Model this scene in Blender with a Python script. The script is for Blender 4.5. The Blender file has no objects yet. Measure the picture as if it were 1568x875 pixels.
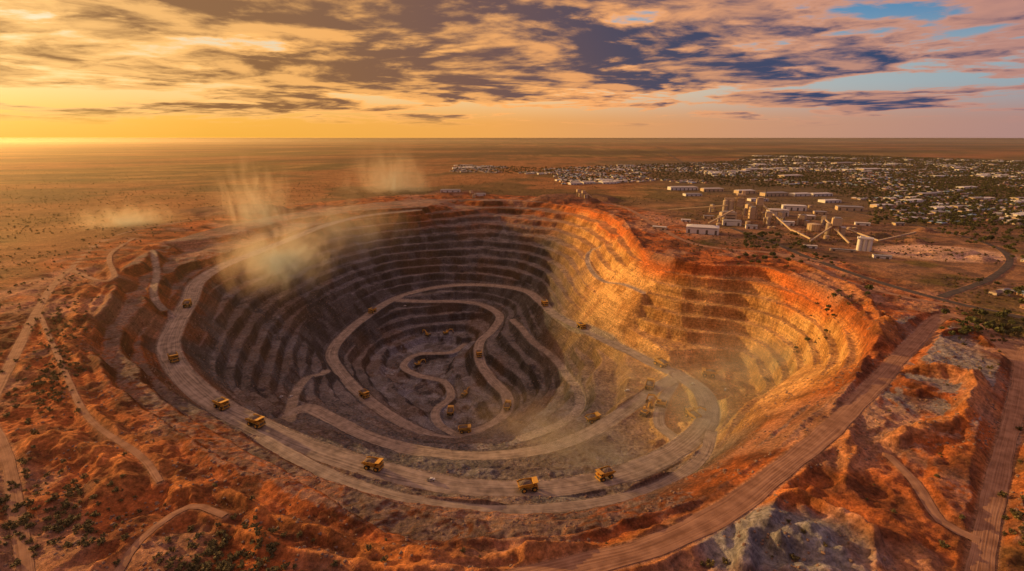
import bpy, bmesh, math, random, time
import numpy as np
from mathutils import Vector, Matrix
random.seed(7); rng=np.random.default_rng(11)
scene=bpy.context.scene
H=200.0; PITCH=math.radians(16.18); F=784.0
cp,sp=math.cos(PITCH),math.sin(PITCH)
# aerial-survey helper: bearing/depression angles read off the photo, solved against a known elevation z -> world metres
def G(u,v,z=0.0):
    xn=(u-784)/F; yn=(437.5-v)/F
    dz=-sp+yn*cp; dy=cp+yn*sp
    t=(z-H)/dz
    return (xn*t,dy*t,z)
def GP(l): return [G(*p) for p in l]

# ---------------- survey data -----------------
RIM=GP([(150,470),(200,395),(300,355),(450,325),(600,308),(720,304),(820,308),(900,320),(950,338),(975,372),(1010,395),(1080,405),(1165,405),(1230,430),(1300,470),(1332,510),(1320,560),(1275,620),(1180,695),(1080,765),(970,805),(850,828),(700,830),(560,812),(430,775),(320,715),(235,650),(165,590),(130,530)])
RA=GP([(640,322,-5),(560,331,-12),(500,345,-18),(440,368,-25),(390,388,-30),(340,408,-34),(303,432,-38),(290,460,-42),(268,500,-46),(258,530,-49),(270,562,-52),(300,595,-55),(345,628,-58),(400,655,-61),(470,685,-65),(560,715,-69),(650,737,-73),(740,750,-77),(830,750,-82),(910,738,-88),(985,715,-95),(1050,680,-102),(1085,640,-108),(1075,600,-112),(1040,575,-115)])
RB=GP([(1040,575,-115),(990,552,-118),(940,527,-124),(890,503,-133),(850,482,-143),(828,462,-153),(805,446,-162),(760,438,-170),(700,437,-177),(645,445,-184),(600,460,-190),(565,482,-196),(530,510,-201),(508,540,-206),(520,568,-211),(560,610,-218),(610,645,-228),(660,668,-240),(700,676,-250)])
RC=GP([(600,460,-190),(650,462,-196),(700,462,-202),(740,468,-208),(765,484,-214),(755,505,-220),(735,525,-226),(735,552,-233),(752,580,-239),(776,606,-245),(775,632,-250),(745,655,-255),(700,668,-260)])
RD=GP([(1040,575,-115),(1000,598,-118),(960,628,-121),(900,665,-124),(830,690,-125),(740,700,-126),(650,693,-126),(570,672,-126),(510,643,-126),(470,625,-127),(440,640,-126)])
RE=GP([(400,672,-44),(460,706,-45),(540,742,-47),(640,770,-49),(760,782,-52),(900,774,-58),(1010,745,-68),(1075,700,-84),(1090,660,-100)])
RF=GP([(700,668,-260),(672,650,-263),(668,628,-264),(690,608,-265),(680,585,-265),(640,575,-265),(618,560,-265),(640,543,-265),(690,540,-265),(712,528,-265)])
RG=GP([(1040,575,-115),(1015,615,-115),(1010,650,-115),(1035,675,-113),(1020,700,-108),(960,722,-98)])
FLOOR=GP([(600,540,-265),(650,520,-265),(700,530,-265),(690,600,-265),(650,620,-265),(620,600,-265),(580,570,-262),
 (1040,610,-116),(1100,570,-116),(1060,640,-115),(1000,650,-116),(1130,555,-115),(1160,600,-108),(960,690,-112),
 (1195,630,-57),(1235,570,-57),(1228,520,-56),(1140,685,-54),
 (850,600,-172),(850,540,-175),(900,580,-145),(800,640,-190),(430,600,-150),(470,560,-175)])
TRACKS=[("dirt_track",5,GP([(-120,800),(-60,700),(0,590),(25,540),(50,490),(80,440),(105,415),(150,375),(200,355),(290,338),(350,325)])),
 ("rim_road",8,GP([(1568,560),(1500,500),(1445,485),(1390,535),(1340,590),(1270,660),(1190,725),(1110,785),(1000,838),(900,865),(760,900)])),
 ("highway",7,GP([(1900,570),(1700,520),(1568,488),(1450,462),(1330,428),(1230,392),(1190,375),(1120,350)])),
 ("ring_road",6,GP([(1440,456),(1520,425),(1545,395),(1500,370),(1400,345),(1330,330),(1250,315),(1150,300),(1000,290)])),
 ("access_road",6,GP([(1460,470),(1380,455),(1290,430),(1240,405),(1180,388)])),
 ("access_road",7,GP([(900,305),(960,320),(1010,350),(1070,376),(1180,388),(1260,402)])),
 ("dirt_track",6,GP([(1568,540),(1555,620),(1535,700),(1515,790),(1500,875),(1490,960)])),
 ("highway",9,GP([(1130,285),(1060,258),(1030,240),(1000,222),(985,214.5)])),
 ("dirt_track",4,GP([(-20,640),(10,700),(25,780),(40,875),(50,950)])),
 ("dirt_track",4,GP([(110,415),(150,430),(175,425),(170,390),(215,360)])),
 ("dirt_track",2.4,GP([(60,480),(95,560),(135,640),(215,700),(245,740)])),
 ("dirt_track",2.4,GP([(170,900),(215,830),(290,778),(345,792)])),
 ("dirt_track",3.5,GP([(1500,830),(1440,800),(1400,740),(1360,700)])),
]
RIDGES=[(6,4,GP([(160,875),(230,820),(290,780),(330,800),(430,838),(600,866),(760,874),(880,858)])),
 (5,3,GP([(330,745),(430,795),(560,835),(700,850),(850,846),(960,826),(1060,792)])),
 (7,5,GP([(850,905),(960,868),(1060,828),(1130,770),(1230,710),(1300,650)])),
 (6,4,GP([(1475,875),(1500,790),(1515,720),(1530,640),(1500,615)])),
 (9,6,GP([(1360,560),(1420,575),(1485,590),(1480,640),(1420,660),(1370,680)])),
 (6,4,GP([(1140,870),(1150,800),(1210,760),(1280,790),(1330,830),(1340,875)])),
 (7,6,GP([(20,560),(90,600),(180,660),(240,700),(300,760)])),
 (9,10,GP([(70,680),(130,690),(190,720),(180,750)])),
 (5,7,GP([(130,440),(110,500),(110,560)])),(4,5,GP([(150,430),(180,400),(260,365)])),
 (6,6,GP([(1290,640),(1300,700),(1290,740)])),
 (7,9,GP([(1210,405),(1280,430),(1330,470),(1355,520)]))]

def cr(pts,step=6.0):
    P=[np.array(p,float) for p in pts]; P=[2*P[0]-P[1]]+P+[2*P[-1]-P[-2]]
    out=[]
    for i in range(1,len(P)-2):
        a,b,c,d=P[i-1:i+3]; n=max(2,int(np.linalg.norm(c-b)/step)); n=min(n,60)
        for k in range(n):
            t=k/n
            out.append(0.5*((2*b)+(-a+c)*t+(2*a-5*b+4*c-d)*t*t+(-a+3*b-3*c+d)*t**3))
    out.append(P[-2]); return np.array(out)
def crc(pts,step=8):
    n=len(pts); o=[]
    P=[np.array(p,float) for p in pts]
    for i in range(n):
        a,b,c,d=P[i-1],P[i],P[(i+1)%n],P[(i+2)%n]
        m=max(2,int(np.linalg.norm(c-b)/step))
        for k in range(m):
            t=k/m; o.append(0.5*((2*b)+(-a+c)*t+(2*a-5*b+4*c-d)*t*t+(-a+3*b-3*c+d)*t**3))
    return np.array(o)

# ---------------- grid ----------------
def axis(segs,far,neg,g=1.09):
    a=[segs[0][0]]
    for (s,e,h0,h1) in segs:
        x=a[-1]
        while x<e:
            h=h0+(h1-h0)*(x-s)/(e-s); x+=h; a.append(x)
    h=segs[-1][3]
    while a[-1]<far: h*=g; a.append(a[-1]+h)
    b=[a[0]]; h=segs[0][2]
    while b[-1]>neg: h*=g*1.05; b.append(b[-1]-h)
    return np.array(b[1:][::-1]+a)
xs=axis([(-640,-560,2.5,1.6),(-560,520,1.4,1.4),(520,1000,1.6,3.5)],90000,-90000)
ys=axis([(150,450,0.85,1.1),(450,900,1.1,1.6),(900,1800,1.6,2.8)],110000,-90000)
NX,NY=len(xs),len(ys); X,Y=np.meshgrid(xs,ys)
tab=rng.random((256,256)).astype(np.float32)
def vn(x,y):
    xi=np.floor(x).astype(np.int64); yi=np.floor(y).astype(np.int64)
    fx=(x-xi).astype(np.float32); fy=(y-yi).astype(np.float32)
    fx=fx*fx*(3-2*fx); fy=fy*fy*(3-2*fy)
    a=xi&255; b=yi&255; a1=(a+1)&255; b1=(b+1)&255
    return (tab[b,a]*(1-fx)+tab[b,a1]*fx)*(1-fy)+(tab[b1,a]*(1-fx)+tab[b1,a1]*fx)*fy
def fbm(x,y,scale,octv=4,seed=0,ridge=False):
    s=0;a=1;tot=0;f=1/scale; c,sn=math.cos(.6+seed),math.sin(.6+seed)
    for o in range(octv):
        u=(x*c-y*sn)*f+17.3*seed+o*31.7; w=(x*sn+y*c)*f+5.1*seed+o*11.3
        n=vn(u,w)
        if ridge: n=1-np.abs(2*n-1)
        s=s+a*n; tot+=a; a*=.5; f*=2.03
    return s/tot
def ss(a,b,x):
    t=np.clip((x-a)/(b-a),0,1); return t*t*(3-2*t)
def seg_field(path,R):
    D=np.full((NY,NX),1e6,np.float32); Zr=np.zeros((NY,NX),np.float32)
    for a,b in zip(path[:-1],path[1:]):
        x0,x1=min(a[0],b[0])-R,max(a[0],b[0])+R; y0,y1=min(a[1],b[1])-R,max(a[1],b[1])+R
        i0,i1=np.searchsorted(xs,[x0,x1]); j0,j1=np.searchsorted(ys,[y0,y1])
        if i1<=i0 or j1<=j0: continue
        xx=xs[i0:i1][None,:]-a[0]; yy=ys[j0:j1][:,None]-a[1]
        dx,dy=b[0]-a[0],b[1]-a[1]; L=dx*dx+dy*dy+1e-9
        t=np.clip((xx*dx+yy*dy)/L,0,1)
        d=np.hypot(xx-t*dx,yy-t*dy)
        sub=D[j0:j1,i0:i1]; m=d<sub
        sub[m]=d[m]; zz=a[2]+(b[2]-a[2])*t; Zr[j0:j1,i0:i1][m]=zz[m]
    return D,Zr
rim=crc(RIM,14)
def inside(poly,XX,YY):
    ins=np.zeros(XX.shape,bool)
    n=len(poly)
    for k in range(n):
        x0,y0=poly[k][:2]; x1,y1=poly[(k+1)%n][:2]
        if y0==y1: continue
        m=((y0>YY)!=(y1>YY))&(XX<(x1-x0)*(YY-y0)/(y1-y0)+x0)
        ins^=m
    return ins
ctrl=[]
for r in (RA,RB,RC,RD,RE): ctrl.extend(cr(r,38).tolist())
ctrl+= [tuple(p) for p in rim[::3]]
ctrl+=FLOOR
C=np.array(ctrl)
keep=[]
for i,c in enumerate(C):
    if all(np.hypot(*(c[:2]-C[k][:2]))>12 for k in keep): keep.append(i)
C=C[keep]
ph=lambda r: np.sqrt(r*r+18.0**2)
D0=np.hypot(C[:,0][:,None]-C[:,0],C[:,1][:,None]-C[:,1])
n=len(C); A=np.zeros((n+1,n+1)); A[:n,:n]=ph(D0)-np.eye(n)*4.0; A[:n,n]=1; A[n,:n]=1
W=np.linalg.solve(A,np.append(C[:,2],0))
cx=np.arange(-700,800,7.0); cy=np.arange(120,1900,7.0)
CX,CY=np.meshgrid(cx,cy); ZC=np.full(CX.shape,W[n])
for k in range(n): ZC+=W[k]*ph(np.hypot(CX-C[k,0],CY-C[k,1]))
fx=np.clip((xs-cx[0])/7,0,len(cx)-1.001); fy=np.clip((ys-cy[0])/7,0,len(cy)-1.001)
ix=fx.astype(int); iy=fy.astype(int); fx=(fx-ix)[None,:]; fy=(fy-iy)[:,None]
ZB=(ZC[np.ix_(iy,ix)]*(1-fx)+ZC[np.ix_(iy,ix+1)]*fx)*(1-fy)+(ZC[np.ix_(iy+1,ix)]*(1-fx)+ZC[np.ix_(iy+1,ix+1)]*fx)*fy
rimc=np.vstack([rim,rim[:1]])
DR,_=seg_field(rimc,420)
wob=(fbm(X,Y,60,3,3)-.5)*10
INS=np.zeros(X.shape,bool)
i0,i1=np.searchsorted(xs,[-700,800]); j0,j1=np.searchsorted(ys,[100,1900])
INS[j0:j1,i0:i1]=inside(rim,X[j0:j1,i0:i1],Y[j0:j1,i0:i1])
SD=np.where(INS,DR,-DR)+wob
pit=ss(-4,10,SD)
zb=np.minimum(ZB,0)
gy,gx=np.gradient(zb,ys,xs); slope=np.hypot(gx,gy)
rgt0=ss(20,160,X)*ss(330,500,Y)
nz=(fbm(X,Y,110,3,1)-.5)*20+(fbm(X,Y,24,4,2)-.5)*4
P=17.0
zz=zb+nz; q=zz/P; fl=np.floor(q); f=q-fl
st=(fl+0.03*f/0.52*(f<.52)+(f>=.52)*(0.03+0.97*ss(.52,.86,f)))*P
amt=ss(.04,.12,slope)*(.65+.35*ss(.35,.5,fbm(X,Y,150,3,77)))
amt=np.maximum(amt,rgt0*ss(.04,.12,slope))
zin=zb+(st-zb)*amt+(1-amt)*nz*.15
zin=zin+((fbm(X,Y,26,4,51,True)-.5)*(3.6-2.2*rgt0)+(fbm(X,Y,9,3,52)-.5)*1.4)*ss(.05,.3,slope)
und=(fbm(X,Y,9000,4,9)-.5)*24*ss(2500,15000,np.hypot(X,Y-800))
band=ss(240,20,-SD)*(DR<1e5)
near=ss(700,420,Y)
rough=(fbm(X,Y,38,5,4,True)-.5)*8*band+(fbm(X,Y,14,4,5)-.5)*1.6+((fbm(X,Y,17,4,53,True)-.5)*4.8)*np.clip(band+.2,0,1)*near
br=ss(200,330,X)*ss(620,520,Y)*(1-pit)
qn=(fbm(X,Y,120,5,6)-.45)*46; qq=qn/8; qf=np.floor(qq); qr=qq-qf
qz=(qf+ss(.78,.93,qr))*8
qz=np.clip(qz,-16,12)
zout=und+rough*(1-.6*br)+br*qz*.75
tb=ss(150,10,-SD)*(1-ss(150,260,X)*ss(300,420,Y)); tz=-SD/20+(fbm(X,Y,50,3,71)-.5)*2.2; tf=tz-np.floor(tz)
zout=zout*(1-.3*tb)+tb*(np.clip(np.floor(tz)+ss(.7,.95,tf),-1,5)-3)*1.9
Z=zout*(1-pit)+np.where(SD>-4,zin,0)*pit
RM=np.zeros(X.shape,np.float32)
hn=fbm(X,Y,22,4,8); hn2=fbm(X,Y,18,3,12)
for h,w,p in RIDGES:
    D,_=seg_field(cr(p),w*6); d=D+(hn2-.5)*w*2.2
    g=np.exp(-(np.clip(d,0,None)/w)**2); Z+=h*g*(.2+1.3*hn)*(1-.7*pit); RM=np.maximum(RM,g)
g=np.exp(-((SD+5)/4)**2); Z+=2.8*g*(.2+1.5*hn)
def blob(u,v,rx,ry,h,edge=.25):
    x,y,_=G(u,v); r=np.hypot((X-x)/rx,(Y-y)/ry)+(fbm(X,Y,rx*.6,3,7)-.5)*.3
    return h*ss(1,1-edge,r)
PL=blob(880,306,150,110,12)+blob(360,325,170,120,9)+blob(700,296,120,90,8)
PLm=np.clip(PL/9,0,1)
SP=blob(1400,372,32,26,9,.9)+blob(1440,392,45,34,8,.8)+blob(1475,390,38,30,9,.9)+blob(1350,362,26,20,8,.9)+blob(1500,398,30,24,7,.9)+blob(1415,355,30,20,8,.9)
SPm=blob(1445,388,125,85,1,.25)
Z+=(PL+SP)*(1-pit)
for _ in range(90):
    a=random.choice([(1060,620),(1010,650),(1110,590),(640,570),(670,600),(620,590),(960,680),(900,590),(430,612),(980,600),(850,600)]); zf=-115 if a[0]>900 else (-265 if a[0]>600 else -140)
    x,y,_=G(a[0]+random.uniform(-45,45),a[1]+random.uniform(-25,25),zf); r=random.uniform(4,12)
    i0,i1=np.searchsorted(xs,[x-r,x+r]); j0,j1=np.searchsorted(ys,[y-r,y+r])
    d=np.hypot(X[j0:j1,i0:i1]-x,Y[j0:j1,i0:i1]-y)/r; Z[j0:j1,i0:i1]+=np.clip(1-d,0,1)*r*.45
# rubble heaps in the grey dump near the rim road
for _ in range(70):
    x,y,_=G(1195+random.gauss(0,45),828+random.gauss(0,26)); r=random.uniform(2.5,8)
    i0,i1=np.searchsorted(xs,[x-r,x+r]); j0,j1=np.searchsorted(ys,[y-r,y+r])
    if i1>i0 and j1>j0:
        d=np.hypot(X[j0:j1,i0:i1]-x,Y[j0:j1,i0:i1]-y)/r; Z[j0:j1,i0:i1]+=np.clip(1-d,0,1)*r*.5
ROAD=np.zeros(X.shape,np.float32)
HAUL=[("haul_road",12.5,cr(RA)),("haul_road",11,cr(RB)),("haul_road",10,cr(RC)),("haul_road",10,cr(RD)),("haul_road",6.0,cr(RE)),("haul_road",7.5,cr(RF,4)),("haul_road",6.5,cr(RG,4))]
def carve(path,w,k,wind):
    global Z
    D,Zr=seg_field(path,w+90)
    e=np.clip(D-w,0,None); inn=D<w+90
    Zn=np.clip(Z,Zr-e*k,Zr+e*k)
    if wind: Zn=Zn+wind*np.exp(-((D-w-1.6)/1.3)**2)
    Z=np.where(inn,Zn,Z)
    np.maximum(ROAD,ss(w+1.5,w-1.0,D),out=ROAD)
PAINT=[]
for nme,w,p in TRACKS:
    pp=cr(p,8); pp[:,2]=0.6
    if nme=="highway" and pp[:,1].max()>5000: pp=cr(p,60)
    PAINT.append((nme,w,pp))
    if pp[:,1].max()<5000: carve(pp,w,.7,0)
for nme,w,p in HAUL[::-1]: carve(p,w,1.25,1.5)
def hz(x,y):
    i=int(np.clip(np.searchsorted(xs,x)-1,0,NX-2)); j=int(np.clip(np.searchsorted(ys,y)-1,0,NY-2))
    a=(x-xs[i])/(xs[i+1]-xs[i]); b=(y-ys[j])/(ys[j+1]-ys[j])
    return float((Z[j,i]*(1-a)+Z[j,i+1]*a)*(1-b)+(Z[j+1,i]*(1-a)+Z[j+1,i+1]*a)*b)
def hit(u,v):
    xn=(u-784)/F; yn=(437.5-v)/F; d=(xn,cp+yn*sp,-sp+yn*cp); t=150.0
    while t<20000:
        x,y,z=d[0]*t,d[1]*t,H+d[2]*t
        if z<=hz(x,y): break
        t+=max(1.0,t*.002)
    return x,y,hz(x,y)
DRAPE=[(4.5,[(235,385),(240,420),(235,450),(252,480)]),(7,[(785,492),(812,520),(850,552),(882,590),(888,622),(860,650),(800,672)]),
 (5,[(930,372),(900,395),(915,425),(985,450)]),(7,[(440,640),(455,600),(500,575)])]
for w,l in DRAPE:
    pts=[hit(u,v) for u,v in l]; p=cr(pts,5)
    for k in range(len(p)): p[k,2]=hz(p[k,0],p[k,1])
    for _ in range(3):
        kz=np.convolve(np.pad(p[:,2],4,mode='edge'),np.ones(9)/9,'valid'); p[:,2]=kz
    carve(p,w,1.2,.9)
flat=1-ROAD
Z+=flat*((fbm(X,Y,7,3,13)-.5)*1.3*np.clip(band+pit,0,1)+(fbm(X,Y,3,2,14)-.5)*.9*(Y<700))
# ---------------- colours ----------------
def col(c): return np.array(c,np.float32)[None,None,:]
def mix(a,b,m): return a*(1-m[...,None])+b*m[...,None]
n1=fbm(X,Y,70,5,21); n2=fbm(X,Y,260,4,22); n3=fbm(X,Y,22,5,23); n4=fbm(X,Y,1500,5,24)
gy,gx=np.gradient(Z,ys,xs); sl=np.hypot(gx,gy)
red=mix(col((.43,.130,.040))+0*X[...,None],col((.17,.060,.028))+0*X[...,None],ss(.38,.62,n3))
red=mix(red,col((.42,.225,.14)),ss(.53,.66,n1)*.7)
plain=mix(col((.155,.105,.035))+0*X[...,None],col((.32,.18,.065)),ss(.4,.65,n1))
plain=mix(plain,col((.31,.125,.05)),ss(.47,.58,n4)*.75)
plain=mix(plain,col((.07,.06,.026)),ss(.5,.35,n2)*.7)
str_=fbm(X*.25,Y,1100,5,88)
plain=mix(plain,col((.06,.042,.024)),ss(.48,.60,str_)*ss(1600,3200,Y)*.8)
ind=ss(60,300,X)*ss(600,700,Y)*ss(1900,1300,Y)
plain=mix(plain,col((.30,.15,.085)),ind*ss(.35,.6,n1+.1)*.8)
plain=mix(plain,col((.11,.07,.055)),ind*ss(.5,.6,n3)*.6)
tw=ss(400,900,X)*ss(1100,1500,Y)*ss(5200,4200,Y)
plain=mix(plain,col((.14,.10,.06)),tw*.75)
out=mix(plain,red,ss(.25,.75,band+(n1-.5)*.9))
pale=mix(col((.42,.235,.145))+0*X[...,None],col((.27,.24,.23)),ss(.5,.6,n2))
out=mix(out,pale,br*ss(.40,.55,n1)*(sl<.35)*.9)
out=mix(out,col((.12,.06,.047))+0*out,PLm*.75)
out=mix(out,col((.62,.38,.25))+0*out,np.clip(SPm,0,1)*.95)
RR=np.clip(RM,0,1)
out=mix(out,col((.54,.205,.06))+0*out,RR*.6)
gx_,gy_,_=G(1195,832); gp=ss(1,.6,np.hypot((X-gx_)/55,(Y-gy_)/32)+(n3-.5)*.8)
out=mix(out,col((.25,.245,.25))+0*out,gp*.92)
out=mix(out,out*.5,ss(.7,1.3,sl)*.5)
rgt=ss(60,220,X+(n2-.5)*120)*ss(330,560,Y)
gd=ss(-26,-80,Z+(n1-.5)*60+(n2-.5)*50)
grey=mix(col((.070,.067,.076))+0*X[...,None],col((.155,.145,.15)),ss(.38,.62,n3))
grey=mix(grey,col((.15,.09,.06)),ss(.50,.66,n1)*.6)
och_lit=mix(col((.74,.42,.15))+0*X[...,None],col((.52,.26,.08)),ss(.38,.6,n3))  # bright ochre: right wall's sunlit look put into the earth colour
och_lit=mix(och_lit,col((.62,.175,.042)),ss(-36,-6,Z+(n1-.5)*40))
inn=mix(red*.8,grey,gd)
inn=mix(inn,och_lit,rgt*.92)
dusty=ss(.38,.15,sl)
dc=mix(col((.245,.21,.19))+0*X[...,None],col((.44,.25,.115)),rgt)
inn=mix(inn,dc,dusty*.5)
inn=mix(inn,inn*.5,ss(.6,1.3,sl)*.8*(1-rgt))  # steep faces darkened; right wall left bright, coloured as sunlit
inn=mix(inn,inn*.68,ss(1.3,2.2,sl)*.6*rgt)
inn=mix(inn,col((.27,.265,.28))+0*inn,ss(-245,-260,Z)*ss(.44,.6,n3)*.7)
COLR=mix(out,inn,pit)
COLR=mix(COLR,col((.35,.275,.215))+0*COLR,ROAD*.9*pit)
COLR=mix(COLR,col((.38,.20,.115))+0*COLR,ROAD*.8*(1-pit))
COLR=np.clip(COLR,0.01,.8)
def N(nt,t,**k):
    nd=nt.nodes.new(t)
    for a,b in k.items(): setattr(nd,a,b)
    return nd
def mat(name,rgb,rough=.8,metal=0,var=.25,scale=.4,bump=0.0):
    m=bpy.data.materials.new(name); m.use_nodes=True; nt=m.node_tree; b=nt.nodes["Principled BSDF"]
    tc=N(nt,"ShaderNodeTexCoord"); no=N(nt,"ShaderNodeTexNoise"); no.inputs["Scale"].default_value=scale; no.inputs["Detail"].default_value=4
    nt.links.new(tc.outputs["Object"],no.inputs["Vector"])
    mx=N(nt,"ShaderNodeMixRGB"); mx.inputs[1].default_value=(*[c*(1-var) for c in rgb],1); mx.inputs[2].default_value=(*[min(1,c*(1+var)) for c in rgb],1)
    nt.links.new(no.outputs["Fac"],mx.inputs[0]); nt.links.new(mx.outputs[0],b.inputs["Base Color"])
    b.inputs["Roughness"].default_value=rough; b.inputs["Metallic"].default_value=metal
    return m
def terrain_mat():
    m=bpy.data.materials.new("mine_earth"); m.use_nodes=True; nt=m.node_tree; b=nt.nodes["Principled BSDF"]; L=nt.links.new
    at=N(nt,"ShaderNodeAttribute"); at.attribute_name="earth"
    ge=N(nt,"ShaderNodeNewGeometry")
    def noise(sc,det,ro=.6):
        mp=N(nt,"ShaderNodeVectorMath",operation='MULTIPLY'); mp.inputs[1].default_value=sc if isinstance(sc,tuple) else (sc,)*3; L(ge.outputs["Position"],mp.inputs[0])
        no=N(nt,"ShaderNodeTexNoise"); no.inputs["Scale"].default_value=1; no.inputs["Detail"].default_value=det; no.inputs["Roughness"].default_value=ro
        L(mp.outputs[0],no.inputs["Vector"]); return no.outputs["Fac"]
    def rng_(x,lo,hi,a=.3,b_=.7):
        r=N(nt,"ShaderNodeMapRange"); r.inputs[1].default_value=a; r.inputs[2].default_value=b_; r.inputs[3].default_value=lo; r.inputs[4].default_value=hi; L(x,r.inputs[0]); return r.outputs[0]
    def mul(a,c):
        q_=N(nt,"ShaderNodeMath",operation='MULTIPLY'); L(a,q_.inputs[0]); L(c,q_.inputs[1]); return q_.outputs[0]
    f_=mul(rng_(noise(.35,4,.75),.45,1.55),rng_(noise(.05,4,.65),.70,1.30))
    f_=mul(f_,rng_(noise((.012,.012,.55),3),.72,1.28)); f_=mul(f_,rng_(noise((.3,.3,.035),3,.6),.78,1.22))
    vm=N(nt,"ShaderNodeVectorMath",operation='SCALE'); L(at.outputs["Color"],vm.inputs[0]); L(f_,vm.inputs["Scale"])
    L(vm.outputs[0],b.inputs["Base Color"]); b.inputs["Roughness"].default_value=.95; b.inputs["Specular IOR Level"].default_value=.1
    bp=N(nt,"ShaderNodeBump"); bp.inputs["Strength"].default_value=1; bp.inputs["Distance"].default_value=2.8
    L(noise((.22,.22,.12),6,.75),bp.inputs["Height"]); L(bp.outputs[0],b.inputs["Normal"])
    return m
me=bpy.data.meshes.new("terrain")
co=np.empty((NY*NX,3),np.float32); co[:,0]=X.ravel(); co[:,1]=Y.ravel(); co[:,2]=Z.ravel()
idx=np.arange(NX*NY).reshape(NY,NX)
fc=np.stack([idx[:-1,:-1],idx[:-1,1:],idx[1:,1:],idx[1:,:-1]],-1).reshape(-1,4).astype(np.int32)
me.vertices.add(len(co)); me.vertices.foreach_set("co",co.ravel())
me.loops.add(fc.size); me.loops.foreach_set("vertex_index",fc.ravel())
me.polygons.add(len(fc)); me.polygons.foreach_set("loop_start",np.arange(0,fc.size,4,dtype=np.int32)); 
me.polygons.foreach_set("use_smooth",np.ones(len(fc),bool))
me.update(calc_edges=True)
ca=me.color_attributes.new("earth",'FLOAT_COLOR','POINT')
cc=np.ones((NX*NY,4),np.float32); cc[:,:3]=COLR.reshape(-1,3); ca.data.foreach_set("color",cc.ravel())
terr=bpy.data.objects.new("terrain",me); scene.collection.objects.link(terr); me.materials.append(terrain_mat())

def road_mat(name,c1,c2):
    m=bpy.data.materials.new(name); m.use_nodes=True; nt=m.node_tree; b=nt.nodes["Principled BSDF"]; L=nt.links.new
    uv=N(nt,"ShaderNodeUVMap"); mp=N(nt,"ShaderNodeMapping"); mp.inputs["Scale"].default_value=(.012,14,1); L(uv.outputs[0],mp.inputs[0])
    no=N(nt,"ShaderNodeTexNoise"); no.inputs["Scale"].default_value=1; no.inputs["Detail"].default_value=4; L(mp.outputs[0],no.inputs["Vector"])
    ge=N(nt,"ShaderNodeNewGeometry"); n2=N(nt,"ShaderNodeTexNoise"); n2.inputs["Scale"].default_value=.12; n2.inputs["Detail"].default_value=5; L(ge.outputs["Position"],n2.inputs["Vector"])
    ad=N(nt,"ShaderNodeMath",operation='ADD'); L(no.outputs["Fac"],ad.inputs[0]); L(n2.outputs["Fac"],ad.inputs[1])
    cr_=N(nt,"ShaderNodeValToRGB"); cr_.color_ramp.elements[0].position=.38; cr_.color_ramp.elements[1].position=.62
    hf=N(nt,"ShaderNodeMath",operation='MULTIPLY'); hf.inputs[1].default_value=.5; L(ad.outputs[0],hf.inputs[0]); L(hf.outputs[0],cr_.inputs[0])
    cr_.color_ramp.elements[0].color=(*c1,1); cr_.color_ramp.elements[1].color=(*c2,1)
    L(cr_.outputs[0],b.inputs["Base Color"]); b.inputs["Roughness"].default_value=.95; b.inputs["Specular IOR Level"].default_value=.1
    bp=N(nt,"ShaderNodeBump"); bp.inputs["Strength"].default_value=.6; bp.inputs["Distance"].default_value=.8; L(hf.outputs[0],bp.inputs["Height"]); L(bp.outputs[0],b.inputs["Normal"])
    return m
MH=road_mat("crushed_rock_haul_surface",(.18,.14,.11),(.47,.37,.285))
MT=road_mat("red_dirt_track",(.22,.11,.065),(.44,.245,.15))
MA=road_mat("asphalt",(.06,.05,.045),(.13,.10,.085))
def ribbon(name,path,w,m,lift=.25):
    p=np.array(path); t=np.gradient(p[:,:2],axis=0); t/=np.linalg.norm(t,axis=1)[:,None]+1e-9
    nr=np.stack([-t[:,1],t[:,0]],1); K=7
    vs=[];fs=[];acc=np.r_[0,np.cumsum(np.linalg.norm(np.diff(p[:,:2],axis=0),axis=1))]
    for i in range(len(p)):
        jw=w*(1+.07*math.sin(acc[i]*.05)+.05*math.sin(acc[i]*.17))
        for k in range(K):
            s=(k/(K-1)*2-1); x,y=p[i,:2]+nr[i]*s*jw
            vs.append((x,y,p[i,2]+lift-.12*abs(s)))
    for i in range(len(p)-1):
        for k in range(K-1):
            a=i*K+k; fs.append((a,a+K,a+K+1,a+1))
    mm=bpy.data.meshes.new(name); mm.from_pydata(vs,[],fs); mm.materials.append(m)
    uvl=mm.uv_layers.new(name="UVMap")
    for l in mm.loops:
        vi=l.vertex_index; uvl.data[l.index].uv=(acc[vi//K],(vi%K)/(K-1))
    for pl in mm.polygons: pl.use_smooth=True
    o=bpy.data.objects.new(name,mm); scene.collection.objects.link(o)
    return o
for k,(nme,w,p) in enumerate(HAUL): ribbon(nme,p,w*.9,MH,.35+.03*k)
for k,(nme,w,p) in enumerate(PAINT):
    pp=p.copy()
    if pp[:,1].max()>5000: pp[:,2]=[hz(a,b)+1.5 for a,b in pp[:,:2]]
    ribbon(nme,pp,w*.85,MA if nme in("highway","ring_road") else MT,.3+.02*k)

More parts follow.
